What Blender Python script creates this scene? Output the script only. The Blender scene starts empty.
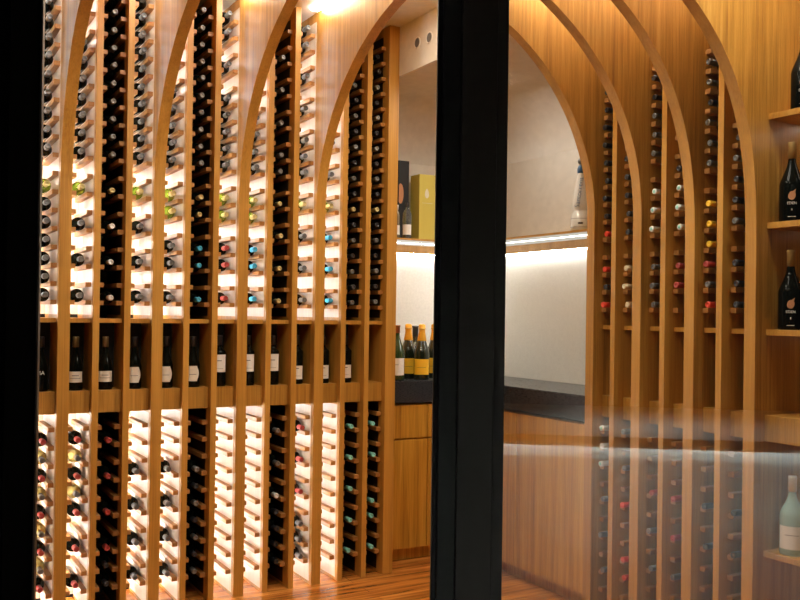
import bpy, bmesh, math, random
from mathutils import Vector, Matrix
random.seed(7)
PI = math.pi
SC = bpy.context.scene
COL = SC.collection
EYE = 1.70
# ---------------------------------------------------------------- materials
def new_mat(name):
    m = bpy.data.materials.new(name); m.use_nodes = True
    nt = m.node_tree
    return m, nt, nt.nodes['Principled BSDF']
def plain(name, col, rough=.5, metal=0., trans=0., coat=0., spec=.5, emit=None, estr=0., ior=1.5):
    m, nt, b = new_mat(name)
    b.inputs['Base Color'].default_value = (*col, 1)
    b.inputs['Roughness'].default_value = rough
    b.inputs['Metallic'].default_value = metal
    b.inputs['Transmission Weight'].default_value = trans
    b.inputs['Coat Weight'].default_value = coat
    b.inputs['Specular IOR Level'].default_value = spec
    b.inputs['IOR'].default_value = ior
    if emit:
        b.inputs['Emission Color'].default_value = (*emit, 1)
        b.inputs['Emission Strength'].default_value = estr
    # faint procedural mottling so no surface is dead flat
    n = nt.nodes.new('ShaderNodeTexNoise'); n.inputs['Scale'].default_value = 60
    mr = nt.nodes.new('ShaderNodeMapRange'); mr.inputs['To Min'].default_value = max(0, rough-.05); mr.inputs['To Max'].default_value = min(1, rough+.05)
    nt.links.new(n.outputs['Fac'], mr.inputs['Value']); nt.links.new(mr.outputs['Result'], b.inputs['Roughness'])
    return m
def wood(name, c1, c2, c3, rough=.42, sc=(26, 26, .9), fine=(170, 170, 3.0), coat=.12):
    m, nt, b = new_mat(name); L = nt.links
    tc = nt.nodes.new('ShaderNodeTexCoord')
    oi = nt.nodes.new('ShaderNodeObjectInfo')
    ad = nt.nodes.new('ShaderNodeVectorMath'); ad.operation = 'ADD'
    cr = nt.nodes.new('ShaderNodeMath'); cr.operation = 'MULTIPLY'; cr.inputs[1].default_value = 30
    L.new(oi.outputs['Random'], cr.inputs[0])
    L.new(tc.outputs['Object'], ad.inputs[0]); L.new(cr.outputs[0], ad.inputs[1])
    def noise(s, det):
        mp = nt.nodes.new('ShaderNodeMapping'); mp.inputs['Scale'].default_value = s
        L.new(ad.outputs[0], mp.inputs['Vector'])
        n = nt.nodes.new('ShaderNodeTexNoise'); n.inputs['Scale'].default_value = 1; n.inputs['Detail'].default_value = det
        n.inputs['Roughness'].default_value = .62
        L.new(mp.outputs[0], n.inputs['Vector']); return n
    n1 = noise(sc, 5); n2 = noise(fine, 3)
    mx = nt.nodes.new('ShaderNodeMix'); mx.data_type = 'FLOAT'; mx.inputs[0].default_value = .42
    L.new(n1.outputs['Fac'], mx.inputs[2]); L.new(n2.outputs['Fac'], mx.inputs[3])
    r = nt.nodes.new('ShaderNodeValToRGB'); e = r.color_ramp.elements
    e[0].position = .34; e[0].color = (*c1, 1); e[1].position = .68; e[1].color = (*c3, 1)
    k = e.new(.5); k.color = (*c2, 1)
    L.new(mx.outputs[0], r.inputs['Fac']); L.new(r.outputs['Color'], b.inputs['Base Color'])
    b.inputs['Roughness'].default_value = rough; b.inputs['Coat Weight'].default_value = coat; b.inputs['Coat Roughness'].default_value = .3
    bp = nt.nodes.new('ShaderNodeBump'); bp.inputs['Strength'].default_value = .06; bp.inputs['Distance'].default_value = .002
    L.new(n2.outputs['Fac'], bp.inputs['Height']); L.new(bp.outputs[0], b.inputs['Normal'])
    return m
def plaster(name, col, rough=.85, bump=.25, sc=18):
    m, nt, b = new_mat(name); L = nt.links
    tc = nt.nodes.new('ShaderNodeTexCoord')
    n = nt.nodes.new('ShaderNodeTexNoise'); n.inputs['Scale'].default_value = sc; n.inputs['Detail'].default_value = 6
    L.new(tc.outputs['Object'], n.inputs['Vector'])
    r = nt.nodes.new('ShaderNodeValToRGB'); e = r.color_ramp.elements
    e[0].position = .3; e[0].color = (*[c*.9 for c in col], 1); e[1].position = .7; e[1].color = (*col, 1)
    L.new(n.outputs['Fac'], r.inputs['Fac']); L.new(r.outputs['Color'], b.inputs['Base Color'])
    b.inputs['Roughness'].default_value = rough
    bp = nt.nodes.new('ShaderNodeBump'); bp.inputs['Strength'].default_value = bump; bp.inputs['Distance'].default_value = .006
    L.new(n.outputs['Fac'], bp.inputs['Height']); L.new(bp.outputs[0], b.inputs['Normal'])
    return m
def floor_mat():
    m, nt, b = new_mat('jarrah_floor'); L = nt.links
    tc = nt.nodes.new('ShaderNodeTexCoord')
    br = nt.nodes.new('ShaderNodeTexBrick'); br.offset = .37
    br.inputs['Scale'].default_value = 1; br.inputs['Brick Width'].default_value = 1.6; br.inputs['Row Height'].default_value = .11
    br.inputs['Mortar Size'].default_value = .0012
    br.inputs['Color1'].default_value = (.72, .30, .065, 1); br.inputs['Color2'].default_value = (.52, .185, .035, 1); br.inputs['Mortar'].default_value = (.10, .03, .01, 1)
    L.new(tc.outputs['Object'], br.inputs['Vector'])
    mp = nt.nodes.new('ShaderNodeMapping'); mp.inputs['Scale'].default_value = (1.6, 26, 1)
    L.new(tc.outputs['Object'], mp.inputs['Vector'])
    n = nt.nodes.new('ShaderNodeTexNoise'); n.inputs['Scale'].default_value = 1; n.inputs['Detail'].default_value = 6; n.inputs['Distortion'].default_value = .6
    L.new(mp.outputs[0], n.inputs['Vector'])
    r = nt.nodes.new('ShaderNodeValToRGB'); e = r.color_ramp.elements
    e[0].position = .35; e[0].color = (.45, .38, .32, 1); e[1].position = .65; e[1].color = (1.2, 1.15, 1.05, 1)
    L.new(n.outputs['Fac'], r.inputs['Fac'])
    mx = nt.nodes.new('ShaderNodeMix'); mx.data_type = 'RGBA'; mx.blend_type = 'MULTIPLY'; mx.inputs[0].default_value = 1
    L.new(br.outputs['Color'], mx.inputs[6]); L.new(r.outputs['Color'], mx.inputs[7]); L.new(mx.outputs[2], b.inputs['Base Color'])
    b.inputs['Roughness'].default_value = .2; b.inputs['Coat Weight'].default_value = .35; b.inputs['Coat Roughness'].default_value = .12
    return m
def glass_mat():
    m = bpy.data.materials.new('pane_glass'); m.use_nodes = True; nt = m.node_tree; nt.nodes.clear()
    o = nt.nodes.new('ShaderNodeOutputMaterial'); t = nt.nodes.new('ShaderNodeBsdfTransparent'); g = nt.nodes.new('ShaderNodeBsdfGlossy')
    t.inputs['Color'].default_value = (.97, .98, .975, 1); g.inputs['Roughness'].default_value = .012
    f = nt.nodes.new('ShaderNodeFresnel'); f.inputs['IOR'].default_value = 1.9
    x = nt.nodes.new('ShaderNodeMixShader')
    nt.links.new(f.outputs[0], x.inputs[0]); nt.links.new(t.outputs[0], x.inputs[1]); nt.links.new(g.outputs[0], x.inputs[2]); nt.links.new(x.outputs[0], o.inputs[0])
    return m
def emit_mat(name, col, s):
    m = bpy.data.materials.new(name); m.use_nodes = True; nt = m.node_tree; nt.nodes.clear()
    o = nt.nodes.new('ShaderNodeOutputMaterial'); e = nt.nodes.new('ShaderNodeEmission')
    e.inputs['Color'].default_value = (*col, 1); e.inputs['Strength'].default_value = s
    nt.links.new(e.outputs[0], o.inputs[0]); return m

WOOD = wood('teak_veneer', (.25, .108, .014), (.43, .210, .032), (.60, .325, .072))
WOODE = wood('teak_edge', (.37, .165, .022), (.51, .245, .038), (.61, .312, .062), sc=(14, 14, .7), fine=(120, 120, 2))
WOODD = wood('teak_cabinet', (.28, .115, .010), (.54, .265, .028), (.72, .400, .070), sc=(22, 22, .5))
GLOWL = wood('painted_glow_lining', (.66, .56, .46), (.74, .64, .53), (.80, .71, .60))  # pale tone paints in the overexposed glow on strip-lit wood
RUNGW = wood('rung_wood', (.32, .135, .032), (.42, .19, .048), (.50, .24, .07), sc=(30, 30, 30), fine=(90, 90, 90))
SHADEL = plain('painted_shade_lining', (.020, .012, .007), .6)  # near-black tone paints in the shade deep inside unlit bays
DARK = plain('black_board', (.006, .005, .005), .7)
FLOOR = floor_mat()
PLAST = plaster('cream_plaster', (.73, .68, .60))
CEIL = plaster('ceiling_plaster', (.80, .74, .66), bump=.1)
SPLASH = plaster('white_splashback', (.86, .85, .81), rough=.5, bump=.12, sc=60)
STONE = plain('dark_stone', (.022, .027, .034), .28, coat=.2)
METAL = plain('bronze_frame', (.006, .004, .003), .5, spec=.15)
METAL2 = plain('brown_frame', (.020, .012, .008), .5, spec=.2)
BLACKW = plain('black_wall_paint', (.0015, .0015, .0015), 1.0, spec=0)
EDGE = plain('metal_edge', (.16, .13, .11), .4, metal=.6)
GLASS = glass_mat()
LEDW = emit_mat('led_white', (1, .97, .92), 52)
LEDF = emit_mat('led_front', (1, .97, .92), 38)
LEDC = emit_mat('led_ceiling', (1, .94, .86), 36)
LEDR = emit_mat('led_ceiling_right', (1, .93, .80), 42)
LEDS = emit_mat('led_shelf', (1, .90, .74), 13)
BODY = plain('dark_bottle_glass', (.003, .004, .003), .06, spec=.16)
GREEN = plain('green_bottle_glass', (.30, .42, .04), .08, trans=.55)
YELLOW = plain('yellow_wine_glass', (.80, .66, .22), .08, trans=.45)
CAPS = {k: plain('capsule_'+k, c, r, metal=me) for k, (c, r, me) in {
    'silver': ((.20, .195, .19), .35, .35), 'grey': ((.13, .13, .13), .35, .3), 'red': ((.36, .045, .04), .4, 0), 'blue': ((.05, .38, .62), .4, 0),
    'gold': ((.55, .45, .20), .35, .4), 'teal': ((.22, .62, .55), .4, 0), 'white': ((.74, .74, .70), .4, 0), 'cream': ((.78, .68, .46), .45, 0),
    'yellow': ((.82, .50, .03), .4, 0), 'black': ((.018, .018, .022), .3, 0), 'scarlet': ((.75, .06, .03), .4, 0)}.items()}
PAPER = plain('label_paper', (.78, .72, .62), .7)
PAPERW = plain('white_label', (.82, .80, .76), .7)
INK = plain('label_ink', (.05, .04, .04), .6)

# ---------------------------------------------------------------- mesh helpers
def add_box(bm, x0, x1, y0, y1, z0, z1):
    vs = [bm.verts.new((x, y, z)) for x in (x0, x1) for y in (y0, y1) for z in (z0, z1)]
    for f in ((0, 1, 3, 2), (4, 6, 7, 5), (0, 4, 5, 1), (2, 3, 7, 6), (0, 2, 6, 4), (1, 5, 7, 3)):
        bm.faces.new([vs[i] for i in f])
    return vs
def bevel(bm, w, seg=2):
    bmesh.ops.bevel(bm, geom=list(bm.edges), offset=w, segments=seg, profile=.5, affect='EDGES')
def add_lathe(bm, prof, seg=20, cx=0, cy=0):
    rings = []
    for r, z in prof:
        if r < 1e-6: rings.append([bm.verts.new((cx, cy, z))])
        else: rings.append([bm.verts.new((cx+r*math.cos(2*PI*i/seg), cy+r*math.sin(2*PI*i/seg), z)) for i in range(seg)])
    for a, b in zip(rings, rings[1:]):
        for i in range(seg):
            j = (i+1) % seg
            if len(a) == 1 and len(b) == 1: continue
            if len(a) == 1: f = bm.faces.new((a[0], b[j], b[i]))
            elif len(b) == 1: f = bm.faces.new((a[i], a[j], b[0]))
            else: f = bm.faces.new((a[i], a[j], b[j], b[i]))
            f.smooth = True
def add_prism(bm, pts, axis, a, b, smooth=False):
    """extrude a 2D outline along an axis: 'x' outline is (y,z); 'y' outline is (x,z); 'z' outline is (x,y)"""
    def P(p, t):
        return {'x': (t, p[0], p[1]), 'y': (p[0], t, p[1]), 'z': (p[0], p[1], t)}[axis]
    A = [bm.verts.new(P(p, a)) for p in pts]; B = [bm.verts.new(P(p, b)) for p in pts]
    bm.faces.new(A); bm.faces.new(list(reversed(B)))
    for i in range(len(pts)):
        j = (i+1) % len(pts); bm.faces.new((A[i], B[i], B[j], A[j]))
def finish(bm, name, mat):
    bmesh.ops.recalc_face_normals(bm, faces=bm.faces)
    me = bpy.data.meshes.new(name); bm.to_mesh(me); bm.free()
    if mat: me.materials.append(mat)
    return me
def link(name, me, parent=None, loc=(0, 0, 0)):
    o = bpy.data.objects.new(name, me); COL.objects.link(o); o.location = loc
    if parent: o.parent = parent
    return o
def obj(name, bm, mat, parent=None, loc=(0, 0, 0)):
    return link(name, finish(bm, name, mat), parent, loc)
def boxo(name, b, mat, parent=None, bev=0., loc=(0, 0, 0)):
    bm = bmesh.new(); add_box(bm, *b)
    if bev: bevel(bm, bev)
    return obj(name, bm, mat, parent, loc)
def tag(o, label, cat, group=None):
    o['label'] = label; o['category'] = cat
    if group: o['group'] = group
    return o
def empty(name, loc=(0, 0, 0)):
    o = bpy.data.objects.new(name, None); COL.objects.link(o); o.location = loc; o.empty_display_size = .05
    return o
def struct(o):
    o['kind'] = 'structure'; return o

# ---------------------------------------------------------------- plan (metres); X runs along the left rack, Y along the right rack
LF, LB = 5.12, 5.56         # left rack front / back in Y
RF, RB = 3.52, 3.96         # right rack front / back in X
CEILZ = 3.58
U = [.861+.505*i for i in range(4)]          # arch legs along the left rack, largest arch first
V = [2.822+.365*i for i in range(4)]         # arch legs along the right rack
AT = .062
SPR_L = [2.21, 2.37, 2.33, 2.37]; SPR_R = [2.01, 2.04, 2.22, 2.27]
EXP_L = [2.7, 2.25, 2.15, 1.85]; EXP_R = [2.8, 2.6, 2.1, 1.9]
CROWN = [3.55, 3.55, 3.53, 3.40]
BIG = ['largest', 'second largest', 'second smallest', 'smallest']

def ell(run, a, z0, zc, n=2):
    t = min(1, max(0, 1-run/a)); return z0+(zc-z0)*max(0, 1-t**n)**(1/n)

LEDGE_T, LEDGE_B = EYE-.452, EYE-.574
SHELF_T, SHELF_B = EYE-.052, EYE-.076
ROWS_LO = [.14+.1*k for k in range(10)]
ROWS_UP = [1.735+.1*k for k in range(18)]
PROJ = .032
rung_cache = {}
def rung(parent, half, left, z, end, sides=2, sgn=1):
    """a bar through the divider; sides=1 only on one face"""
    key = (round(half, 4), left, end, sides, sgn)
    if key not in rung_cache:
        bm = bmesh.new()
        lo = -half-PROJ if (sides == 2 or sgn < 0) else half*0
        hi = half+PROJ if (sides == 2 or sgn > 0) else -half*0
        if left: add_box(bm, lo, hi, LF+.05, LB-.03, -.0125, .0125)
        else: add_box(bm, RF+.06, RB-.03, lo, hi, -.0125, .0125)
        bevel(bm, .0015, 1)
        rung_cache[key] = finish(bm, 'rung', RUNGW)
    return rung_cache[key]

def add_rungs(parent, half, left, pos, sides=2, sgn=1):
    me = rung(parent, half, left, 0, 0, sides, sgn)
    for z in ROWS_LO+ROWS_UP:
        loc = (pos, 0, z) if left else (0, pos, z)
        link('rung', me, parent, loc)

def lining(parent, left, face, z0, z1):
    # added thin boards, pale so the lit bay's wood looks overexposed (left rack only)
    boxo('glow_back_lining', (face-.118, face-.002, LB-.003, LB-.001, z0, z1), GLOWL, parent)
    return boxo('glow_side_lining', (face-.0012, face+.0, LF+.035, LB-.002, z0, z1), GLOWL, parent)
def shade_lining(parent, face):  # added boards: shade put into their colour, over plain wood faces
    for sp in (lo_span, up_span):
        boxo('shade_side_lining', (face-.0012, face, LF+.085, LB-.002, *sp), SHADEL, parent)
def led_strip(parent, x, z0, z1):
    boxo('led_strip', (x, x+.006, LB-.045, LB-.016, z0, z1), LEDW, parent)
    boxo('led_strip', (x, x+.004, LF+.075, LF+.087, z0, z1), LEDF, parent)

lo_span = (.02, LEDGE_B-.012); up_span = (SHELF_T+.02, CEILZ-.06)

# ---------------------------------------------------------------- arches
for i in range(4):
    root = empty('wooden_arch', (0, 0, 0))
    tag(root, f'{BIG[i]} wooden arch springing from the left rack to the right rack', 'arch', 'nested wooden arches')
    a = LF-V[i]; N = 48
    pts = [(LB, .001), (LF, .001)]
    for k in range(N+1):
        th = (PI/2)*k/N; run = a*(1-math.cos(th))
        y = LF-run
        if y < V[i]+AT/2+.0005: break
        pts.append((y, ell(run, a, SPR_L[i], CROWN[i], EXP_L[i])))
    pts += [(V[i]+AT/2+.0005, CROWN[i]-.0005), (V[i]+AT/2+.0005, CEILZ-.001), (LB, CEILZ-.001)]
    bm = bmesh.new(); add_prism(bm, pts, 'x', U[i]-AT/2, U[i]+AT/2)
    obj('curved_panel', bm, WOOD, root)
    # solid edge band wrapped on the inner edge
    def band(outl, axis, p0, p1):
        bm = bmesh.new()
        n = len(outl)
        vs = []
        for q, (d, z) in enumerate(outl):
            pa = outl[max(0, q-1)]; pb = outl[min(n-1, q+1)]
            tx, tz = pb[0]-pa[0], pb[1]-pa[1]; l = math.hypot(tx, tz) or 1
            nx, nz = tz/l, -tx/l
            row = []
            for off in (0.0, .003):
                for w in (p0, p1):
                    dd, zz = d+nx*off*NS, z+nz*off*NS
                    row.append(bm.verts.new((w, dd, zz) if axis == 'x' else (dd, w, zz)))
            vs.append(row)
        for A, B in zip(vs, vs[1:]):
            for a_, b_ in ((0, 1), (1, 3), (3, 2), (2, 0)):
                bm.faces.new((A[a_], A[b_], B[b_], B[a_]))
        bm.faces.new([vs[0][k] for k in (0, 1, 3, 2)]); bm.faces.new([vs[-1][k] for k in (0, 2, 3, 1)])
        return bm
    NS = -1
    inner = [(p[0]-.0004, p[1]) for p in pts[1:-3]]
    obj('edge_band', band(inner, 'x', U[i]-AT/2, U[i]+AT/2), WOODE, root)
    a = RF-U[i]
    pts = [(RB, .001), (RF, .001)]
    for k in range(N+1):
        th = (PI/2)*k/N; run = a*(1-math.cos(th)); x = RF-run
        if x < U[i]-AT/2: break
        pts.append((x, ell(run, a, SPR_R[i], CROWN[i], EXP_R[i])))
    pts += [(U[i]-AT/2, CROWN[i]), (U[i]-AT/2, CEILZ-.001), (RB, CEILZ-.001)]
    bm = bmesh.new(); add_prism(bm, pts, 'y', V[i]-AT/2, V[i]+AT/2)
    obj('curved_panel', bm, WOOD, root)
    inner = [(p[0]-.0004, p[1]) for p in pts[1:-3]]
    obj('edge_band', band(inner, 'y', V[i]-AT/2, V[i]+AT/2), WOODE, root)
    add_rungs(root, AT/2, True, U[i])
    add_rungs(root, AT/2, False, V[i], sides=(1 if i == 0 else 2), sgn=1)
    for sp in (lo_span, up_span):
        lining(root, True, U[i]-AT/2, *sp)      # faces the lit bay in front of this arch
        led_strip(root, U[i]+AT/2+.001, *sp)    # lights the bay behind it

# ---------------------------------------------------------------- straight dividers, left rack
FT = .035
left_div = []
for j in range(-1, 4):
    base = U[0]+.505*j
    for s in (1, 2):
        if j == -1 and s == 1: continue
        u = base+.505*s/3
        if j == 3 and s == 3: continue
        left_div.append((u, j, s))
for u, j, s in left_div:
    r = empty('rack_divider', (u, 0, 0))
    who = 'in front of the largest arch' if j < 0 else f'{["first","second"][s-1]} behind the {BIG[j]} arch'
    tag(r, f'straight wooden rack divider, {who}, left rack', 'rack divider', 'upright dividers of the left rack')
    boxo('panel', (-FT/2, FT/2, LF, LB, .001, CEILZ-.001), WOODE, r, .001)
    me = rung(r, FT/2, True, 0, 0)
    for z in ROWS_LO+ROWS_UP: link('rung', me, r, (0, 0, z))
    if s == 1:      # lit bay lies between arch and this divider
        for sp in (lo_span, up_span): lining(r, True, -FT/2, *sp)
    if s == 2: shade_lining(r, -FT/2)
    if s == 2 and j < 3:      # lit bay between this divider and the next arch
        for sp in (lo_span, up_span): led_strip(r, FT/2+.001, *sp)
# end panel of the left rack
EU0, EU1 = 2.853, 2.928
r = empty('rack_end_panel', (EU0, 0, 0))
tag(r, 'thick wooden end panel closing the left rack beside the counter niche', 'rack divider')
boxo('panel', (0, EU1-EU0, LF, 5.875, .001, CEILZ-.001), WOODE, r, .002)
me = rung(r, 0, True, 0, 0, 1, -1)
for z in ROWS_LO+ROWS_UP: link('rung', me, r, (0, 0, z))
shade_lining(r, 0)

# ---------------------------------------------------------------- straight dividers, right rack
for j in range(3):
    v = (V[j]+V[j+1])/2
    r = empty('rack_divider', (0, v, 0))
    tag(r, f'straight wooden rack divider right behind the {BIG[j]} arch, right rack', 'rack divider', 'upright dividers of the right rack')
    boxo('panel', (RF, RB, -FT/2, FT/2, .001, CEILZ-.001), WOODE, r, .001)
    me = rung(r, FT/2, False, 0, 0)
    for z in ROWS_LO+ROWS_UP: link('rung', me, r, (0, 0, z))

# ---------------------------------------------------------------- display niches between dividers
edgesL = []   # (u0,u1,lit,desc)
ulist = []
for j in range(-1, 4):
    base = U[0]+.505*j
    for s in (0, 1, 2):
        u = base+.505*s/3
        h = AT/2 if s == 0 else FT/2
        if j == -1 and s < 2: continue
        ulist.append((u, h))
ulist.append(((EU0+EU1)/2, (EU1-EU0)/2))
CELLS = []
names = ['first', 'second', 'third']
for c in range(len(ulist)-1):
    (ua, ha), (ub, hb) = ulist[c], ulist[c+1]
    q = c-1
    d = 'bay in front of largest arch' if q < 0 else f'{names[q%3]} bay behind {BIG[q//3]} arch'
    CELLS.append((ua+ha, ub-hb, d, (q % 3 != 1) and q < 10))
def niche_left(c):
    x0, x1, d, lit = CELLS[c]
    x0 += .0008; x1 -= .0022; w = x1-x0
    r = empty('display_niche', (x0, 0, 0))
    tag(r, f'wooden display ledge, {d}, left rack', 'display shelf', 'display ledges of the left rack')
    boxo('front_board', (0, w, LF+.042, LF+.062, LEDGE_B, LEDGE_T), WOOD, r, .0008)
    boxo('base_board', (0, w, LF+.063, LF+.229, LEDGE_T-.022, LEDGE_T-.001), WOODE, r)
    boxo('top_shelf', (0, w, LF+.042, LB-.002, SHELF_B, SHELF_T), WOODE, r, .0008)
    boxo('back_board', (0, w, LF+.23, LF+.24, LEDGE_B, SHELF_B-.001), DARK, r)
for c in range(len(CELLS)): niche_left(c)
vr = []
for j in range(4):
    vr.append((V[j], AT/2))
    if j < 3: vr.append(((V[j]+V[j+1])/2, FT/2))
RC = []
for c in range(6):
    (va, ha), (vb, hb) = vr[c], vr[c+1]
    RC.append((va+ha, vb-hb, f'{names[c%2]} bay behind {BIG[c//2]} arch'))
for y0, y1, d in RC:
    y0 += .0008; y1 -= .0008
    r = empty('display_niche', (0, y0, 0))
    tag(r, f'wooden display ledge, {d}, right rack', 'display shelf', 'display ledges of the right rack')
    w = y1-y0
    boxo('front_board', (RF+.07, RF+.09, 0, w, LEDGE_B, LEDGE_T), WOOD, r, .0008)
    boxo('base_board', (RF+.091, RF+.249, 0, w, LEDGE_T-.022, LEDGE_T-.001), WOODE, r)
    boxo('top_shelf', (RF+.07, RB-.002, 0, w, SHELF_B, SHELF_T), WOODE, r, .0008)
    boxo('back_board', (RF+.25, RF+.26, 0, w, LEDGE_B, SHELF_B-.001), DARK, r)
# rack backs
tag(boxo('rack_back_board', (.2, 2.852, LB+.001, LB+.02, .001, CEILZ-.001), DARK), 'dark back board closing the left wine rack', 'rack back')
tag(boxo('rack_back_board', (RB+.001, RB+.02, 1.80, 3.948, .001, CEILZ-.001), DARK), 'dark back board closing the right wine rack', 'rack back')

# ---------------------------------------------------------------- wide display bay, right foreground
BY0, BY1 = 1.90, V[0]-AT/2
r = empty('rack_end_panel', (0, BY0, 0))
tag(r, 'wooden end panel at the near side of the wide display bay, right rack', 'rack divider')
boxo('panel', (RF, RB, -.035, 0, .001, CEILZ-.001), WOODE, r, .001)
bay_z = [EYE+.958, EYE+.448, SHELF_T, EYE-1.085]
for n, z in zip(['top', 'second', 'third', 'lowest'], bay_z):
    r = empty('display_shelf', (RF+.07, BY0+.001, z))
    tag(r, f'wooden shelf, {n} in the wide display bay at the right edge', 'shelf', 'shelves of the wide display bay')
    boxo('board', (0, RB-RF-.083, 0, BY1-BY0-.002, -.028, 0), WOODE, r, .0015)
    boxo('led_strip', (.30, .32, .02, BY1-BY0-.03, -.032, -.0285), LEDS if n == 'top' else emit_mat('led_low_'+n, (1, .85, .62), 2.5), r)
r = empty('display_ledge', (RF+.07, BY0-.001, LEDGE_B))
tag(r, 'deep wooden ledge board across the wide display bay at right edge', 'shelf')
boxo('front_board', (0, .02, 0, BY1-BY0+.002, 0, LEDGE_T-LEDGE_B), WOOD, r, .001)
boxo('top_board', (.021, RB-RF-.083, 0, BY1-BY0+.002, LEDGE_T-LEDGE_B-.022, LEDGE_T-LEDGE_B-.001), WOODE, r)
BACKP = boxo('back_veneer', (RB-.01, RB-.002, BY0+.001, BY1-.001, .002, CEILZ-.002), WOOD)
tag(BACKP, 'teak veneer board at the back of the wide display bay', 'back board')

# ---------------------------------------------------------------- bottles
R, H = .0382, .300
def body_prof(R=R, H=H, sh=.62, nr=.0132):
    s = H*sh
    p = [(0, .004), (R*.5, .004), (R*.72, 0), (R*.93, 0), (R, .006), (R, s)]
    for k in range(1, 8):
        t = k/8; p.append((R+(nr-R)*(.5-.5*math.cos(PI*t)), s+(H*.77-s)*t))
    p += [(nr, H*.77), (nr, H*.965), (nr+.0012, H*.967), (nr+.0012, H*.985), (0, H*.986)]
    return p
def slope_prof(R, H, nr=.015, s0=.42):
    s = H*s0
    p = [(0, .004), (R*.5, .004), (R*.75, 0), (R*.94, 0), (R, .007), (R, s)]
    for k in range(1, 12):
        t = k/12; p.append((R+(nr-R)*math.sin(t*PI/2)**1.5, s+(H*.80-s)*t))
    p += [(nr, H*.80), (nr, H*.97), (0, H*.97)]
    return p
def cap_prof(H=H, nr=.0132, frac=.80, top=.9995):
    r = nr+.0019
    return [(nr+.0002, H*frac), (r, H*frac), (r, H*.955), (r+.0006, H*.96), (r+.0006, H*.985), (r-.001, H*top), (r*.55, H*top), (r*.5, H*top-.0012), (0, H*top-.0012)]
def mk(prof, name, mat, seg=20):
    bm = bmesh.new(); add_lathe(bm, prof, seg); return finish(bm, name, mat)
BODYME = {k: mk(body_prof(), 'bottle_body', m) for k, m in (('dark', BODY), ('green', GREEN), ('yellow', YELLOW))}
BURGME = mk(slope_prof(.0405, .298), 'bottle_body', BODY)
CAPME = {k: mk(cap_prof(), 'capsule', m, 16) for k, m in CAPS.items()}
RIM = mk([(.0, H*1.0002), (.0085, H*1.0002), (.0085, H*1.0010), (0, H*1.0010)], 'capsule_ring', CAPS['teal'], 16)
ORD = ['first', 'second', 'third', 'fourth', 'fifth', 'sixth', 'seventh', 'eighth', 'ninth', 'tenth', 'eleventh', 'twelfth', 'thirteenth', 'fourteenth', 'fifteenth', 'sixteenth', 'seventeenth', 'eighteenth']
def hidden(p, left):
    d = p-Vector((0, 0, EYE))
    for i in range(4):
        for s in (-AT/2, AT/2):
            if d.x > 0:
                t = (U[i]+s)/d.x
                if 0 < t < .995:
                    y = d.y*t; z = EYE+d.z*t
                    if V[i] < y < LF and z > ell(LF-y, LF-V[i], SPR_L[i], CROWN[i], EXP_L[i])+.02: return True
            t = (V[i]+s)/d.y
            if 0 < t < .995:
                x = d.x*t; z = EYE+d.z*t
                if U[i] < x < RF and z > ell(RF-x, RF-U[i], SPR_R[i], CROWN[i], EXP_R[i])+.02: return True
    return False
NB = [0, 0]
capword = {}
def bottle(left, a0, a1, desc, row, upper, kind, cap):
    z = (ROWS_UP if upper else ROWS_LO)[row]
    gap = (a1-a0)/2-PROJ
    rr = .0382
    up = math.sqrt(max(0, rr*rr-min(gap, rr-.001)**2))
    zc = z+.0125+up+.0008
    c = (a0+a1)/2
    dep = .30+random.uniform(-.012, .014)
    if left:
        base = Vector((c, LF+.035+dep, zc)); rot = (PI/2, random.uniform(0, 6), 0)
        tip = base+Vector((0, -.3, 0))
    else:
        base = Vector((RF+.012+dep, c, zc)); rot = None
        tip = base+Vector((-.3, 0, 0))
    h = hidden(tip, left) and hidden(tip-Vector((0, 0, .05)), left) and hidden(tip+Vector((0.0, .1 if left else 0, -.02)), left)
    if h: NB[1] += 1; return
    NB[0] += 1
    o = link('wine_bottle', BODYME[kind])
    o.location = base
    if left: o.rotation_euler = (PI/2, 0, 0)
    else: o.rotation_euler = (0, -PI/2, 0)
    cp = link('capsule', CAPME[cap], o)
    if cap == 'white' and random.random() < .8 and not left: link('capsule_ring', RIM, cp)
    glass = {'dark': 'dark', 'green': 'green', 'yellow': 'yellow'}[kind]
    nrow = row if upper else 9-row
    tag(o, f'{capword.get(cap, cap)} capped {glass} bottle, {ORD[nrow]} row {"above" if upper else "below"} ledge, {desc}, {"left" if left else "right"} rack',
        'bottle', f'wine bottles lying in the {"left" if left else "right"} rack')
D, G, Y = 'dark', 'green', 'yellow'
def fill(c, upper, spec, left=True):
    a0, a1, d = (CELLS[c] if left else RC[c])[:3]
    for k, (kind, cap) in spec.items(): bottle(left, a0, a1, d, k, upper, kind, cap)
def rng(a, b, st=1, kind=D, cap='silver'): return {k: (kind, cap) for k in range(a, b, st)}
S = (D, 'silver'); B_ = (D, 'black'); GR = (D, 'grey')
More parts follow.
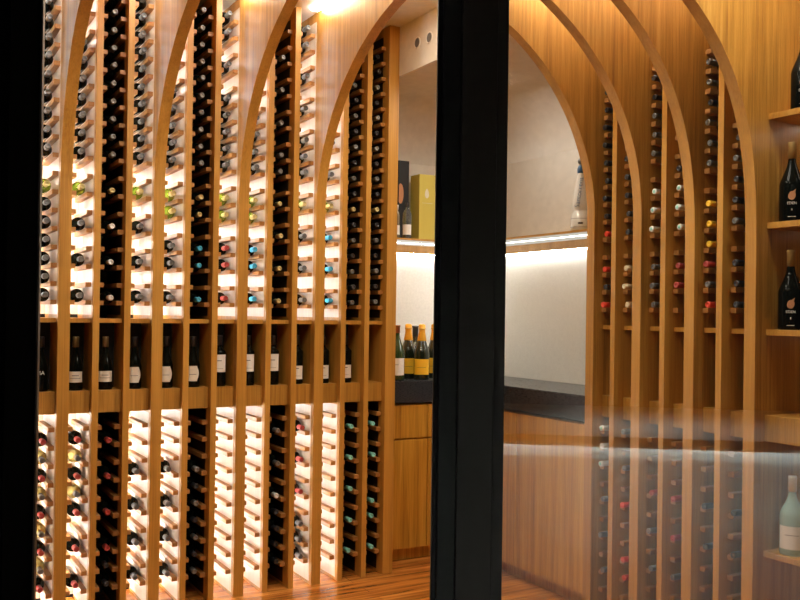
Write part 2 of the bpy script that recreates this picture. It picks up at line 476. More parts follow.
UP = {
 0: {**rng(0, 6, 1, D, 'grey'), 6: (G, 'gold'), **rng(8, 18)},
 1: {0: GR, 2: GR, 4: GR, 6: (G, 'gold'), **rng(8, 18, 1, D, 'grey')},
 2: {0: (D, 'white'), 2: (D, 'white'), 4: (D, 'white'), 6: (D, 'gold'), **rng(8, 18)},
 3: {0: GR, 2: GR, 4: GR, 6: (G, 'gold'), **rng(8, 18, 1, D, 'grey')},
 4: {0: GR, 2: GR, 3: GR, 5: (G, 'gold'), 6: (G, 'gold'), 8: GR, **rng(9, 16, 1, D, 'grey')},
 5: {0: (D, 'blue'), 2: (D, 'blue'), 3: (D, 'blue'), 5: (D, 'gold'), 6: (D, 'gold'), **rng(8, 18)},
 6: {0: (D, 'red'), 2: (D, 'red'), 3: (D, 'red'), 5: (G, 'gold'), 6: (G, 'gold'), **rng(8, 13, 1, D, 'grey'), 14: GR, 16: GR, 17: GR},
 7: {0: (D, 'blue'), 2: (D, 'blue'), 3: (D, 'blue'), 5: (G, 'gold'), 6: (G, 'gold'), **rng(8, 14, 1, D, 'grey')},
 8: {0: (D, 'gold'), 2: (D, 'gold'), 4: (D, 'gold'), 6: (D, 'gold'), 8: S, 9: S, 11: S, 13: S, 15: S},
 9: {0: GR, 2: GR, 4: GR, 6: (G, 'gold'), 8: GR, 9: GR, 10: GR, 12: GR, 14: GR, 16: GR, 17: GR},
 10: {0: (D, 'blue'), 2: (D, 'blue'), 4: (D, 'blue'), 6: (G, 'gold'), 8: GR, 10: GR},
 11: {0: GR, 1: B_, 2: GR, 3: B_, 4: GR, 5: B_, 6: (D, 'gold'), 7: B_, 8: GR, 9: B_, 10: GR, 11: B_, 12: GR, 13: B_, 14: GR},
 12: {0: GR, 1: B_, 2: S, 3: B_, 4: GR, 5: B_, 6: (D, 'gold'), 7: B_, 8: GR, 9: B_, 10: S, 11: B_, 12: S, 13: B_, 14: S, 15: B_, 16: B_},
}
LO = {
 0: {8: (D, 'red'), 7: (Y, 'grey'), 6: (D, 'red'), 5: (Y, 'grey'), 4: (D, 'red'), 3: (Y, 'grey'), 2: (D, 'red'), 1: (Y, 'grey'), 0: (D, 'red')},
 1: {8: (D, 'red'), 7: (Y, 'grey'), 6: (D, 'red'), 5: (Y, 'grey'), 4: (D, 'red'), 2: (D, 'red'), 0: (D, 'red')},
 2: {8: (D, 'red'), 6: (D, 'red'), 4: (D, 'red'), 2: (D, 'red'), 0: B_, 1: B_},
 3: {6: GR, 4: GR, 2: GR, 0: GR}, 4: {6: GR, 4: GR, 2: GR, 0: GR},
 5: {6: S, 5: B_, 4: S, 3: B_, 2: GR, 1: B_, 0: S},
 6: {}, 7: {}, 10: {},
 8: {8: S, 6: GR, 4: (D, 'white'), 3: B_, 2: B_, 1: B_, 0: B_},
 9: {8: (D, 'red'), 6: (D, 'red'), 4: (D, 'red'), 2: GR, 1: GR, 0: GR},
 11: {8: (D, 'teal'), 6: (D, 'teal'), 4: (D, 'teal'), 2: (D, 'teal'), 0: (D, 'teal')},
 12: {8: (D, 'teal'), 6: (D, 'teal'), 3: (D, 'teal'), 2: (D, 'teal'), 0: (D, 'teal')},
}
for c in UP:
    fill(c, True, UP[c]); fill(c, False, LO[c])
# right rack, RC[0] is nearest (behind the largest arch) ... RC[5] farthest
RU = {
 5: {0: (D, 'scarlet'), 1: B_, 2: (D, 'scarlet'), 4: (D, 'scarlet'), **rng(5, 14, 1, D, 'black')},
 4: {0: (D, 'cream'), 1: (D, 'cream'), 2: (D, 'cream'), 4: B_, 5: B_, 6: B_, 7: B_, 8: B_, 9: B_},
 3: {0: GR, 1: GR, 2: GR, 4: (D, 'white'), 5: (D, 'white'), 6: (D, 'white'), 8: GR, 9: GR, 10: GR, 11: B_, 12: B_},
 2: {1: (D, 'red'), 2: (D, 'red'), 4: (D, 'white'), 5: (D, 'white'), 6: (D, 'white'), 7: B_, 9: B_},
 1: {0: (D, 'scarlet'), 1: GR, 2: (D, 'red'), 3: (D, 'yellow'), 4: (D, 'yellow'), 5: (D, 'yellow'), 7: GR, 8: GR, 9: S, 10: B_, 11: S, 12: GR},
 0: {0: B_, 1: B_, 2: B_, 4: GR, 5: B_, 6: B_, 7: GR, 8: B_, 9: B_},
}
RL = {
 5: {9: (D, 'white'), 8: (D, 'white'), 7: (D, 'white'), 5: S, 3: S, 1: S},
 4: {9: S, 7: S, 5: (D, 'scarlet'), 2: (D, 'scarlet'), 1: (D, 'scarlet')},
 3: {6: (D, 'red'), 4: S, 2: S},
 2: {6: (D, 'red'), 4: (D, 'red'), 2: GR},
 1: {6: B_, 4: B_}, 0: {6: B_, 4: B_},
}
for c in range(6):
    fill(c, True, RU[c], False); fill(c, False, RL[c], False)

# ---------------------------------------------------------------- upright display bottles
def text_me(txt, size, r=None, mat=PAPERW, vertical=False):
    cu = bpy.data.curves.new('t', 'FONT'); cu.body = txt; cu.size = size; cu.align_x = 'CENTER'; cu.align_y = 'CENTER'; cu.extrude = .0004
    o = bpy.data.objects.new('t', cu); COL.objects.link(o)
    me = bpy.data.meshes.new_from_object(o.evaluated_get(bpy.context.evaluated_depsgraph_get()))
    bpy.data.objects.remove(o); me.materials.clear(); me.materials.append(mat)
    for v in me.vertices:
        x, y, z = v.co
        if vertical: x, y = -y, x
        if r: v.co = ((r+z)*math.sin(x/r), -(r+z)*math.cos(x/r), y)
        else: v.co = (x, -z, y)
    return me
def label_me(r, z0, z1, arc, mat, outline=None, seg=18):
    bm = bmesh.new(); rows = []
    nz = 10
    for k in range(nz+1):
        z = z0+(z1-z0)*k/nz; row = []
        f = 1 if outline is None else outline(k/nz)
        for i in range(seg+1):
            a = arc*f*(i/seg-.5); row.append((bm.verts.new((r*math.sin(a), -r*math.cos(a), z)), bm.verts.new(((r-.0006)*math.sin(a), -(r-.0006)*math.cos(a), z))))
        rows.append(row)
    for A, B in zip(rows, rows[1:]):
        for i in range(seg):
            f = bm.faces.new((A[i][0], A[i+1][0], B[i+1][0], B[i][0])); f.smooth = True
            f = bm.faces.new((A[i][1], B[i][1], B[i+1][1], A[i+1][1])); f.smooth = True
    return finish(bm, 'label', mat)
roundlab = lambda t: .55+.45*math.sin(PI*min(max(t, .06), .94))
def facing(x, y): return math.atan2(-x, y)   # rotate local -Y towards the camera column
def up_bottle(prof, mat, loc, label, cat='bottle', rz=0, group=None, seg=32, name='wine_bottle', R=None, capm=None, capH=None, nr=.0132, frac=.8):
    bm = bmesh.new(); add_lathe(bm, prof, seg)
    o = obj(name, bm, mat, None, loc); o.rotation_euler = (0, 0, rz); tag(o, label, cat, group)
    if capm:
        bm = bmesh.new(); add_lathe(bm, cap_prof(capH, nr, frac), 24); obj('capsule', bm, capm, o)
    return o
for c in range(12):
    x0, x1, d, lit = CELLS[c]
    p = (x0+(x1-x0)*.44, LF+.112, LEDGE_T+.0)
    rz = facing(p[0], p[1])
    if c in (0, 1, 2, 3, 4, 5):
        o = up_bottle(slope_prof(.0405, .298), BODY, p, f'dark sloping wine bottle on ledge, {d}, left rack', rz=rz, group='bottles standing on the left display ledges', capm=plain('olive_capsule', (.16, .11, .045), .5) if c in (1, 2) else CAPS['black'], capH=.298, nr=.015, frac=.8)
        if c in (1, 2):
            link('wine_label', label_me(.0412, .045, .105, 2.2, PAPER), o); link('label_line', label_me(.0416, .081, .084, .9, INK), o); link('label_line', label_me(.0416, .066, .068, 1.4, INK), o)
        elif c in (3, 4, 5):
            link('wine_label', label_me(.0412, .035, .125, 2.0, PAPER, roundlab), o); link('label_line', label_me(.0416, .074, .0765, 1.0, INK), o)
        else:
            link('wine_label', text_me('MA', .03, .0412, PAPERW), o, (0, 0, .10))
    else:
        o = up_bottle(body_prof(.0385, .305, .66), BODY, p, f'dark straight wine bottle on ledge, {d}, left rack', rz=rz, group='bottles standing on the left display ledges', capm=CAPS['black'], capH=.305)
        lo, hi = (.085, .19) if c in (6, 7, 8) else (.03, .115)
        link('wine_label', label_me(.0391, lo, hi, 2.3, PAPERW), o)
        link('label_line', label_me(.0395, lo+.066, lo+.070, .7, INK), o); link('label_line', label_me(.0395, lo+.02, lo+.0215, 1.2, INK), o)
for c in (0, 1):
    y0, y1, d = RC[c]
    o = up_bottle(body_prof(.0385, .30, .66), BODY, (RF+.145, (y0+y1)/2, LEDGE_T), f'dark wine bottle on ledge, {d}, right rack', rz=facing(RF+.18, y0), group='bottles standing on the right display ledges', capm=CAPS['silver'], capH=.30)
    link('wine_label', label_me(.0391, .04, .12, 2.2, PAPERW), o)

# magnums in the wide bay
MR, MH = .0545, .372
COPPER = plain('copper_emblem', (.55, .25, .12), .4, metal=.2)
CORKTAN = plain('tan_capsule', (.42, .27, .09), .45)
def magnum(x, y, z, where, cap=CORKTAN):
    rz = facing(x, y)+.02
    prof = slope_prof(MR, MH, .0165, .46)
    o = up_bottle(prof, BODY, (x, y, z), f'black magnum bottle with tan capsule and copper emblem, {where}', rz=rz, group='magnums in the wide display bay', seg=40, capm=cap, capH=MH, nr=.0165, frac=.79)
    # bird-like emblem: round breast with a raised beak and tail
    bm = bmesh.new(); pts = []
    for k in range(22):
        a = 2*PI*k/22; rr = .017*(1+.10*math.sin(2*a)); pts.append((rr*math.cos(a)*.95, .020*math.sin(a)))
    pts2 = [(px, pz) for px, pz in pts]
    def wrap(P, r0=MR+.0012):
        mx_, mz_ = sum(p[0] for p in P)/len(P), sum(p[1] for p in P)/len(P)
        W = lambda px, pz: bm.verts.new((r0*math.sin(px/r0), -r0*math.cos(px/r0), pz))
        c0 = W(mx_, mz_); m1 = [W((px+mx_)/2, (pz+mz_)/2) for px, pz in P]; vv = [W(px, pz) for px, pz in P]
        for q in range(len(P)):
            w_ = (q+1) % len(P); bm.faces.new((c0, m1[q], m1[w_])); bm.faces.new((m1[q], vv[q], vv[w_], m1[w_]))
    wrap(pts2); wrap([(.002, .018), (.013, .013), (.018, .031)])
    link('emblem', finish(bm, 'emblem', COPPER), o, (0, 0, .118))
    link('label_text', text_me('EDEN', .017, MR+.0006, PAPERW), o, (0, 0, .083))
    link('label_line', label_me(MR+.0006, .050, .058, .07, PAPERW), o)
    link('label_line', label_me(MR+.0006, .020, .0225, .6, PAPERW), o)
    return o
magnum(3.66, 2.712, bay_z[1], 'left of the two on second shelf')
magnum(3.66, 2.712, bay_z[2], 'left of the two on third shelf')
magnum(3.66, 2.594, bay_z[1], 'right of the two on second shelf')
magnum(3.66, 2.594, bay_z[2], 'right of the two on third shelf')
magnum(3.66, 2.657, bay_z[0], 'alone on the top shelf')
TEALG = plain('pale_teal_glass', (.42, .60, .55), .15, trans=.25)
o = up_bottle(slope_prof(.055, .36, .0165, .5), TEALG, (3.66, 2.690, bay_z[3]), 'pale teal bottle with cream label standing on lowest bay shelf', rz=facing(3.7, 2.66), seg=40, capm=CAPS['white'], capH=.36, nr=.0165)
link('wine_label', label_me(.0557, .03, .135, 2.4, PAPERW), o); link('label_line', label_me(.0561, .094, .0965, 1.1, INK), o)

# ---------------------------------------------------------------- setting: floor, walls, ceiling, beam
struct(boxo('floor', (-6, 9, -6, 9, -.06, 0), FLOOR))
struct(boxo('ceiling', (-1.2, 4.6, .6, 6.2, CEILZ, CEILZ+.06), CEIL))
NW, NE = 5.876, 4.09        # niche walls
struct(boxo('wall_left', (-.6, 4.25, NW, NW+.1, .0, CEILZ), PLAST))
struct(boxo('wall_right', (NE, NE+.1, 1.0, NW-.001, .0, CEILZ), PLAST))
NZ = EYE+1.555
struct(boxo('trim_1', (2.930, 3.02, 3.95, LF+.5, NZ+.001, CEILZ-.001), CEIL))
# two round air vents on the beam
for k, (yy, zz, wh) in enumerate(((4.896, EYE+1.719, 'left'), (4.751, EYE+1.714, 'right'))):
    bm = bmesh.new()
    prof = [(.030, 0), (.037, 0), (.038, .003), (.033, .006), (.030, .005)]
    ring = [[bm.verts.new((-p[1], p[0]*math.cos(2*PI*i/24), p[0]*math.sin(2*PI*i/24))) for i in range(24)] for p in prof]
    for a_, b_ in zip(ring, ring[1:]+ring[:1]):
        for i in range(24):
            f = bm.faces.new((a_[i], a_[(i+1) % 24], b_[(i+1) % 24], b_[i])); f.smooth = True
    vt = empty('air_vent', (2.9295, yy, zz)); tag(vt, f'round white air vent on plaster beam, {wh} of the two', 'vent', 'round vents on the beam')
    obj('rim', bm, CEIL, vt)
    bm = bmesh.new(); vs = [bm.verts.new((-.0012, -.0+.0305*math.cos(2*PI*i/24), .0305*math.sin(2*PI*i/24))) for i in range(24)]; bm.faces.new(vs)
    bm2 = bmesh.ops.extrude_face_region(bm, geom=list(bm.faces)); bmesh.ops.translate(bm, verts=[v for v in bm2['geom'] if isinstance(v, bmesh.types.BMVert)], vec=(-.002, 0, 0))
    obj('inner_disc', bm, plain('vent_grey', (.16, .15, .14), .6), vt)
# niche ceiling with rounded coves
bm = bmesh.new(); cr = .42; rows = []
for k in range(15):
    th = (PI/2)*k/14; d = cr*(1-math.cos(th)); z = NZ-cr+cr*math.sin(th)
    d += .001
    rows.append([bm.verts.new((2.95, NW-d, z)), bm.verts.new((NE-d, NW-d, z)), bm.verts.new((NE-d, 3.95, z))])
for A, B in zip(rows, rows[1:]):
    for i in range(2):
        f = bm.faces.new((A[i], A[i+1], B[i+1], B[i])); f.smooth = True
L = rows[-1]; q = bm.verts.new((2.95, 3.95, NZ)); bm.faces.new((L[0], L[1], L[2], q))
cv = struct(obj('trim_2', bm, PLAST))

# ---------------------------------------------------------------- counter niche
CF_L, CF_R = 5.30, 3.53     # worktop fronts
STT, STB = EYE-.462, EYE-.612
bm = bmesh.new()
add_prism(bm, [(2.9295, CF_L), (CF_R, CF_L), (CF_R, 3.951), (NE-.001, 3.951), (NE-.001, NW-.001), (2.9295, NW-.001)], 'z', STB, STT)
bmesh.ops.bevel(bm, geom=[e for e in bm.edges if abs(e.verts[0].co.z-e.verts[1].co.z) < 1e-5], offset=.006, segments=3, affect='EDGES')
tag(obj('countertop', bm, STONE), 'thick black stone countertop running round the corner niche', 'countertop')
def cabinet(x0, x1, y0, y1, axis, fronts, label):
    r = empty('base_cabinet', ((x0+x1)/2, (y0+y1)/2, 0)); cx, cy = r.location.x, r.location.y
    tag(r, label, 'cabinet', 'base cabinets of the counter niche')
    kx0, ky0 = (x0, y0+.06) if axis == 'y' else (x0+.06, y0)
    boxo('plinth', (kx0-cx, x1-cx, ky0-cy, y1-cy, .001, .089), DARK if False else WOODD, r)
    boxo('carcass', (x0-cx+(0 if axis == 'y' else .022), x1-cx, y0-cy+(.022 if axis == 'y' else 0), y1-cy, .09, STB-.012), WOODD, r)
    for nm, a0, a1, z0, z1 in fronts:
        if axis == 'y': boxo(nm, (a0-cx, a1-cx, y0-cy, y0-cy+.02, z0, z1), WOODD, r, .001)
        else: boxo(nm, (x0-cx, x0-cx+.02, a0-cy, a1-cy, z0, z1), WOODD, r, .001)
zt = STB-.018
cabinet(2.931, 3.305, CF_L+.012, NW-.002, 'y', [('drawer_front', 2.931, 3.302, .846, zt), ('door', 2.931, 3.302, .09, .834)], 'teak cabinet with drawer over door beside the left rack end')
cabinet(3.307, NE-.002, CF_L+.012, NW-.002, 'y', [('drawer_front', 3.308, 3.540, .846, zt), ('door', 3.308, 3.540, .09, .834)], 'teak corner cabinet under the stone countertop')
cabinet(CF_R+.012, NE-.002, 4.62, CF_L+.010, 'x', [('door', 4.622, CF_L+.009, .09, zt)], 'teak cabinet with plain door, right of the niche corner')
cabinet(CF_R+.012, NE-.002, 3.951, 4.618, 'x', [('door', 3.953, 4.617, .09, zt)], 'teak cabinet with plain door beside the right rack')
# splashback
bm = bmesh.new(); SZ1 = EYE+.452
add_prism(bm, [(2.9295, NW-.0015), (NE-.0015, NW-.0015), (NE-.0015, 3.951), (NE-.012, 3.951), (NE-.012, NW-.012), (2.9295, NW-.012)], 'z', STT+.001, SZ1)
tag(obj('splashback', bm, SPLASH), 'brightly lit white splashback between countertop and niche shelf', 'splashback')
# wall shelf with led channel
SHZ = EYE+.535
r = empty('niche_shelf', (3.6, 5.5, SHZ)); rx, ry, rz_ = 3.6, 5.5, SHZ
tag(r, 'wooden wall shelf with white light strip round the niche', 'shelf')
def lprism(x0, d0, d1, z0, z1, name, mat, par):
    bm = bmesh.new()
    add_prism(bm, [(2.9297-rx, NW-d0-ry), (NE-d0-rx, NW-d0-ry), (NE-d0-rx, 3.951-ry), (NE-d1-rx, 3.951-ry), (NE-d1-rx, NW-d1-ry), (2.9297-rx, NW-d1-ry)], 'z', z0-rz_, z1-rz_)
    return obj(name, bm, mat, par)
lprism(0, .0015, .26, SHZ-.004, SHZ+.010, 'board', WOODE, r)
lprism(0, .0015, .030, SZ1+.001, SHZ-.022, 'wall_rail', WOODE, r)
lprism(0, .035, .245, SHZ-.0225, SHZ-.005, 'light_diffuser', emit_mat('led_diffuser', (1, .92, .80), .75), r)
lprism(0, .002, .028, SHZ-.0215, SHZ-.005, 'rear_lip', WOODE, r)
lprism(0, .232, .243, SHZ-.0275, SHZ-.023, 'led_strip', LEDS, r)
lprism(0, .018, .029, SZ1-.004, SZ1+.0005, 'led_strip', emit_mat('led_rail', (1, .95, .86), 115), r)

# champagne bottles on the counter
ORANGE = plain('orange_foil', (.85, .42, .03), .35, metal=.25)
GOLDF = plain('gold_foil', (.75, .45, .10), .3, metal=.6)
YLAB = plain('yellow_label', (.88, .50, .02), .6)
def champ_prof(R=.0445, H=.315, nr=.0155):
    s = H*.46; p = [(0, .006), (R*.4, .006), (R*.8, 0), (R*.95, 0), (R, .006), (R, s)]
    for k in range(1, 10):
        t = k/10; p.append((R+(nr-R)*(.5-.5*math.cos(PI*t))**.85, s+(H*.84-s)*t))
    return p+[(nr, H*.84), (nr, H*.95), (nr+.003, H*.955), (nr+.003, H*.97), (0, H*.97)]
CBODY = plain('champagne_glass', (.010, .016, .008), .06, coat=.4)
CGREEN = plain('dark_green_glass', (.02, .05, .012), .06, coat=.4)
def champ(x, y, label, foil=True):
    o = up_bottle(champ_prof(), CBODY if foil else CGREEN, (x, y, STT), label, name='champagne_bottle', rz=facing(x, y), group='sparkling wine bottles on the counter', seg=36)
    Rr = .0445; o.scale = (1.23,)*3
    if foil:
        bm = bmesh.new()
        Hh = .315
        add_lathe(bm, [(.0262, Hh*.70), (.0268, Hh*.705), (.0215, Hh*.80), (.0185, Hh*.86), (.0185, Hh*.90), (.0205, Hh*.91), (.0205, Hh*.93), (.0190, Hh*.94), (.0195, Hh*.985), (.012, Hh*1.0), (0, Hh*1.0)], 28)
        fo = obj('foil', bm, ORANGE, o)
        bm = bmesh.new(); add_lathe(bm, [(.0190, Hh*.905), (.0212, Hh*.908), (.0212, Hh*.934), (.0190, Hh*.937)], 28); obj('foil_band', bm, GOLDF, fo)
        link('wine_label', label_me(Rr+.0006, .030, .118, 2.3, YLAB), o)
        link('label_line', label_me(Rr+.001, .070, .0715, 1.2, INK), o)
    else:
        bm = bmesh.new(); add_lathe(bm, [(.0163, .265), (.0178, .265), (.0178, .302), (.019, .303), (.019, .309), (0, .309)], 24); obj('capsule', bm, CAPS['gold'] if False else plain('brick_cap', (.45, .17, .08), .5), o)
        link('wine_label', label_me(Rr+.0006, .030, .125, 2.4, PAPERW), o)
        link('label_line', label_me(Rr+.001, .088, .0905, .5, INK), o)
def at_px(x, vplane):   # point on plane y=vplane seen through a picture column
    t = (x-400)/900; return (.5+.866*t)/(.866-.5*t)*vplane
champ(at_px(397.5, 5.385), 5.385, 'green bottle with white label, leftmost on the stone counter', foil=False)
champ(at_px(409, 5.51), 5.51, 'champagne bottle with orange foil beside the white-labelled green bottle')
champ(at_px(422.5, 5.385), 5.385, 'champagne bottle with orange foil, middle of the counter row')
champ(at_px(435, 5.50), 5.50, 'champagne bottle with orange foil, half hidden by the dark frame')
o = up_bottle(champ_prof(), CBODY, (at_px(415.8, 5.66), 5.66, STT), 'dark bottle with grey top standing behind the orange foil champagnes', name='champagne_bottle', rz=.1, group='sparkling wine bottles on the counter', seg=28)
o.scale = (1.2,)*3
bm = bmesh.new(); add_lathe(bm, [(.0165, .24), (.0178, .24), (.0178, .298), (.0205, .30), (.0205, .31), (0, .312)], 24); obj('capsule', bm, CAPS['grey'], o)

# things on the niche shelf
SZ = SHZ+.010
YBOX = plain('yellow_card', (.62, .52, .10), .55); YBOX2 = plain('pale_foil_print', (.74, .72, .58), .4)
def carton(name, x, y, w, dpt, h, rz, mat, label):
    r = empty(name, (x, y, SZ)); r.rotation_euler = (0, 0, rz); tag(r, label, 'gift box')
    boxo('box', (-w/2, w/2, -dpt/2, dpt/2, 0, h), mat, r, .0015)
    return r
r = carton('gift_box', at_px(418, 5.68)+.085, 5.745, .17, .13, .485, .0, YBOX, 'tall yellow gift box standing on the niche shelf')
bm = bmesh.new(); P = []
for k in range(20):
    a = 2*PI*k/20; P.append((.017*math.cos(a)*(1-.25*math.sin(a)), .036*math.sin(a)))
add_prism(bm, P, 'y', -.0658, -.0652); obj('emblem', bm, YBOX2, r, (-.02, 0, .345))
boxo('printed_line', (-.06, .03, -.0656, -.0651, .272, .2745), YBOX2, r)
BBOX = plain('black_card', (.010, .012, .015), .45)
r = carton('gift_box', at_px(402.3, 5.76), 5.80, .088, .08, .585, 0, BBOX, 'tall black gift box with copper shape, left of yellow box')
bm = bmesh.new(); P = []
for k in range(20):
    a = 2*PI*k/20; P.append((.026*math.cos(a), .075*math.sin(a)))
P = [(max(-.015, p[0]), p[1]) for p in P]; add_prism(bm, P, 'y', -.0408, -.0402); obj('printed_shape', bm, COPPER, r, (-.028, 0, .34))
CLEAR = plain('clear_bottle_glass', (.55, .58, .56), .06, trans=.85)
def small_bottle(x, y, lab, labelcol, capm, h=.20, rr=.024, mat=CLEAR):
    bm = bmesh.new(); add_lathe(bm, [(0, .003), (rr*.9, 0), (rr, .005), (rr, h*.68), (rr*.8, h*.76), (rr*.42, h*.82), (rr*.42, h*.93), (0, h*.93)], 28)
    o = obj('spirit_bottle', bm, mat, None, (x, y, SZ)); o.rotation_euler = (0, 0, facing(x, y)); tag(o, lab, 'bottle')
    bm = bmesh.new(); add_lathe(bm, [(rr*.44, h*.86), (rr*.5, h*.86), (rr*.5, h), (0, h)], 20); obj('cap', bm, capm, o)
    link('wine_label', label_me(rr+.0005, h*.10, h*.38, 2.4, labelcol), o)
    return o
small_bottle(at_px(406, 5.66), 5.66, 'small clear spirit bottle with white label before black box', PAPERW, CAPS['black'], .265, .033)
small_bottle(at_px(396, 5.66), 5.66, 'narrow pale bottle partly behind the left rack end', PAPERW, CAPS['white'], .24, .020, plain('amber_pale_glass', (.35, .30, .2), .1, trans=.5))
# ceramic swing-top bottle on the right part of the shelf
CERA = plain('white_ceramic', (.80, .78, .74), .25, coat=.5); BLUE = plain('blue_print', (.03, .11, .24), .4)
def at_pxr(x, uplane):
    t = (x-400)/900; return uplane/((.5+.866*t)/(.866-.5*t))
sx = 3.90; sy = at_pxr(579.5, sx)
bm = bmesh.new()
add_lathe(bm, [(0, .003), (.052, 0), (.058, .005), (.060, .04), (.056, .10), (.042, .118), (.040, .125), (.050, .14), (.050, .17), (.042, .24), (.030, .31), (.020, .345), (.018, .36), (0, .36)], 36)
o = obj('ceramic_bottle', bm, CERA, None, (sx, sy, SZ)); o.rotation_euler = (0, 0, facing(sx, sy)); tag(o, 'white ceramic bottle with blue lettering and round stopper, niche shelf', 'bottle'); o.scale = (1.06,)*3
bm = bmesh.new(); add_lathe(bm, [(.0185, .350), (.0210, .352), (.024, .375), (.018, .395), (.014, .40), (0, .40)], 24); obj('stopper_collar', bm, BLUE, o)
bm = bmesh.new(); bmesh.ops.create_uvsphere(bm, u_segments=20, v_segments=12, radius=.022, matrix=Matrix.Translation((0, 0, .425)))
for f in bm.faces: f.smooth = True
obj('stopper', bm, CAPS['silver'], o)
me = text_me('Santorrens', .042, .050, BLUE, True); link('blue_lettering', me, o, (-.010, -.004, .225)).rotation_euler = (-.09, .13, 0)
bm = bmesh.new()
link('label_line', label_me(.0612, .038, .050, .5, INK), o)
link('label_line', label_me(.0612, .072, .074, 2.6, INK), o); link('label_line', label_me(.0612, .020, .022, 2.6, INK), o)

# ---------------------------------------------------------------- camera and camera-aligned partition
cu = Vector((1558, -27, -900)).normalized()
cv_ = Vector((-520, 2, -900)); cv_ = (cv_-cu*cu.dot(cv_)).normalized()
cw = cu.cross(cv_).normalized()
M = Matrix((cu, cv_, cw))           # rows: world axes expressed in camera coords -> cam to world
cam = bpy.data.objects.new('camera', bpy.data.cameras.new('camera')); COL.objects.link(cam)
cam.matrix_world = Matrix.Translation((0, 0, EYE)) @ M.to_4x4()
cam.data.sensor_width = 36; cam.data.lens = 900/800*36; cam.data.clip_start = .02; cam.data.shift_y = 8/800
SC.camera = cam

# partition frame: a glazed front standing 1.5 m in front of the viewer, across the view
ang = -math.atan2(.5, .866)      # local +Y of the partition = walking direction into the cellar
def part_root(name):
    o = empty(name); o.rotation_euler = (0, 0, ang); return o
G0 = 1.5
wf = struct(part_root('window_1'))
def gx(x, z=G0): return (x-400)/900*z
def gb(name, x0, x1, y0, y1, z0, z1, mat, par, bev=.001):
    o = boxo(name, (x0, x1, y0, y1, z0, z1), mat, par, bev); return o
TOP = CEILZ-.002
gb('window_frame', gx(440.0), gx(458.2), G0, G0+.05, .001, TOP, METAL, wf)
gb('window_frame', gx(458.6), gx(494.5), G0-.004, G0+.06, .001, TOP, METAL2, wf)
gb('window_frame', gx(495.0), gx(505.9), G0+.006, G0+.05, .001, TOP, METAL2, wf)
gb('window_frame', gx(434.6), gx(439.6), G0+.008, G0+.04, .001, TOP, METAL, wf)
gb('window_frame', 2.5, 2.6, G0, G0+.05, .001, TOP, METAL2, wf)
gb('window_pane', gx(506.2), 2.499, G0+.024, G0+.034, .002, TOP, GLASS, wf, 0)
of = struct(part_root('floor_outside'))
boxo('stone_slab', (-5, 5, -5, G0-.13, .0005, .004), plain('dark_outer_floor', (.03, .03, .03), .6), of)
wl = struct(part_root('wall_front'))
gb('plasterboard', -4.0, gx(37.8), G0-.12, G0, .001, TOP, BLACKW, wl, 0)
gb('metal_edge', gx(38.4), gx(40.6), G0-.008, G0, .001, TOP, EDGE, wl, 0)

# bar counter behind the viewer, seen only as a reflection in the pane
BARZ = EYE-.575
bar = part_root('bar_counter')
tag(bar, 'pale lit bar counter behind the viewer, reflected in the glass', 'counter')
bpiv = Vector((1.2, -1.27, 0)); bar.rotation_euler = (0, 0, ang+math.radians(8))
bar.location = Matrix.Rotation(ang, 3, 'Z') @ bpiv
def rot_box(name, x0, x1, y0, y1, z0, z1, mat):
    return gb(name, x0-1.2, x1-1.2, y0+1.27, y1+1.27, z0, z1, mat, bar, .002)
WHITEB = plain('white_bar_front', (.74, .80, .76), .6)
rot_box('front_panel', .35, 2.7, -1.30, -1.27, .002, BARZ-.041, WHITEB)
rot_box('worktop', .30, 2.75, -2.70, -1.215, BARZ-.04, BARZ, WHITEB)
rot_box('fascia', .30, 2.75, -1.227, -1.215, BARZ-.052, BARZ-.041, WHITEB)
rot_box('led_strip', .36, 2.69, -1.266, -1.250, BARZ-.048, BARZ-.042, emit_mat('led_bar', (.97, 1, .97), 1000))

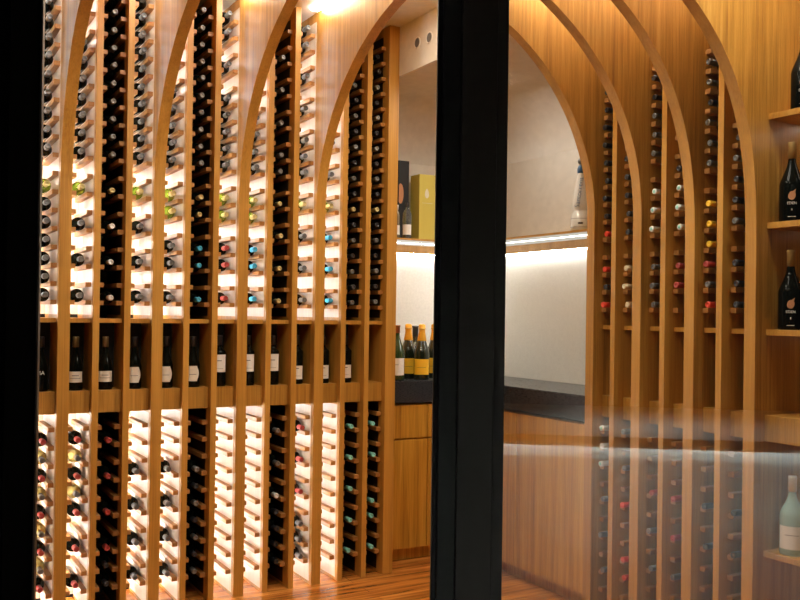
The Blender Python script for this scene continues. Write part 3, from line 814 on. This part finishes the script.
# ---------------------------------------------------------------- lights
for i in range(4):
    # linear lights at the ceiling on the near face of every arch panel
    r = empty('linear_light', (0, 0, CEILZ)); tag(r, f'ceiling light strip on the near face of the {BIG[i]} arch', 'light strip', 'ceiling light strips')
    boxo('led_strip', (U[i]-AT/2-.065, U[i]-AT/2-.02, V[i]+.05, LF-.02, -.014, -.002), LEDC, r)
    boxo('led_strip', (RF-.62*(RF-U[i]), RB-.02, V[i]-AT/2-.13, V[i]-AT/2-.06, -.014, -.002), LEDR, r)
def area(name, loc, size, power, col, rot=(0, 0, 0), sy=None):
    l = bpy.data.lights.new(name, 'AREA'); l.energy = power; l.color = col; l.size = size
    if sy: l.shape = 'RECTANGLE'; l.size_y = sy
    o = bpy.data.objects.new(name, l); COL.objects.link(o); o.location = loc; o.rotation_euler = rot; return o
LC = (1, .92, .70)
for i in range(4):
    area('vault_fill', (U[i]-.16 if i else .62, V[i]-.12, CEILZ-.02), .12, (11, 9, 8, 7)[i], LC)  # added warm fill under the ceiling, no real fittings
area('corner_fill', (2.56, 4.25, CEILZ-.02), .16, 11, LC)  # unseen fill, added to light the divider fronts from the corner side
area('niche_fill', (3.45, 4.75, NZ-.02), .35, 11, (1, .93, .83))  # added fill that brightens the niche plaster
area('entrance_fill', (1.35, 2.1, CEILZ-.02), .3, 9, LC)  # unseen frontal fill added near the entrance
area('bay_fill', (3.15, 2.25, CEILZ-.02), .2, 15, (1, .94, .80))  # added fill to brighten the veneer of the wide bay
pl = area('bar_fill', (0, 0, 2.4), .3, 3, (1, .95, .88)); pl.data.spread = math.radians(80)  # unseen fill, added to brighten the reflected worktop
pl.location = Matrix.Rotation(ang, 3, 'Z') @ Vector((1.3, -1.6, 2.3))
w = bpy.data.worlds.new('world'); SC.world = w; w.use_nodes = True
w.node_tree.nodes['Background'].inputs['Color'].default_value = (.9, .8, .7, 1); w.node_tree.nodes['Background'].inputs['Strength'].default_value = .012
vs = SC.view_settings; vs.view_transform = 'Standard'; vs.look = 'None'; vs.exposure = 0; vs.gamma = 1; vs.use_curve_mapping = False
try:
    SC.cycles.max_bounces = 8; SC.cycles.transparent_max_bounces = 12; SC.cycles.caustics_reflective = False; SC.cycles.caustics_refractive = False
    SC.cycles.sample_clamp_indirect = 6
    SC.cycles.use_denoising = True
except Exception: pass
print('bottles', NB)
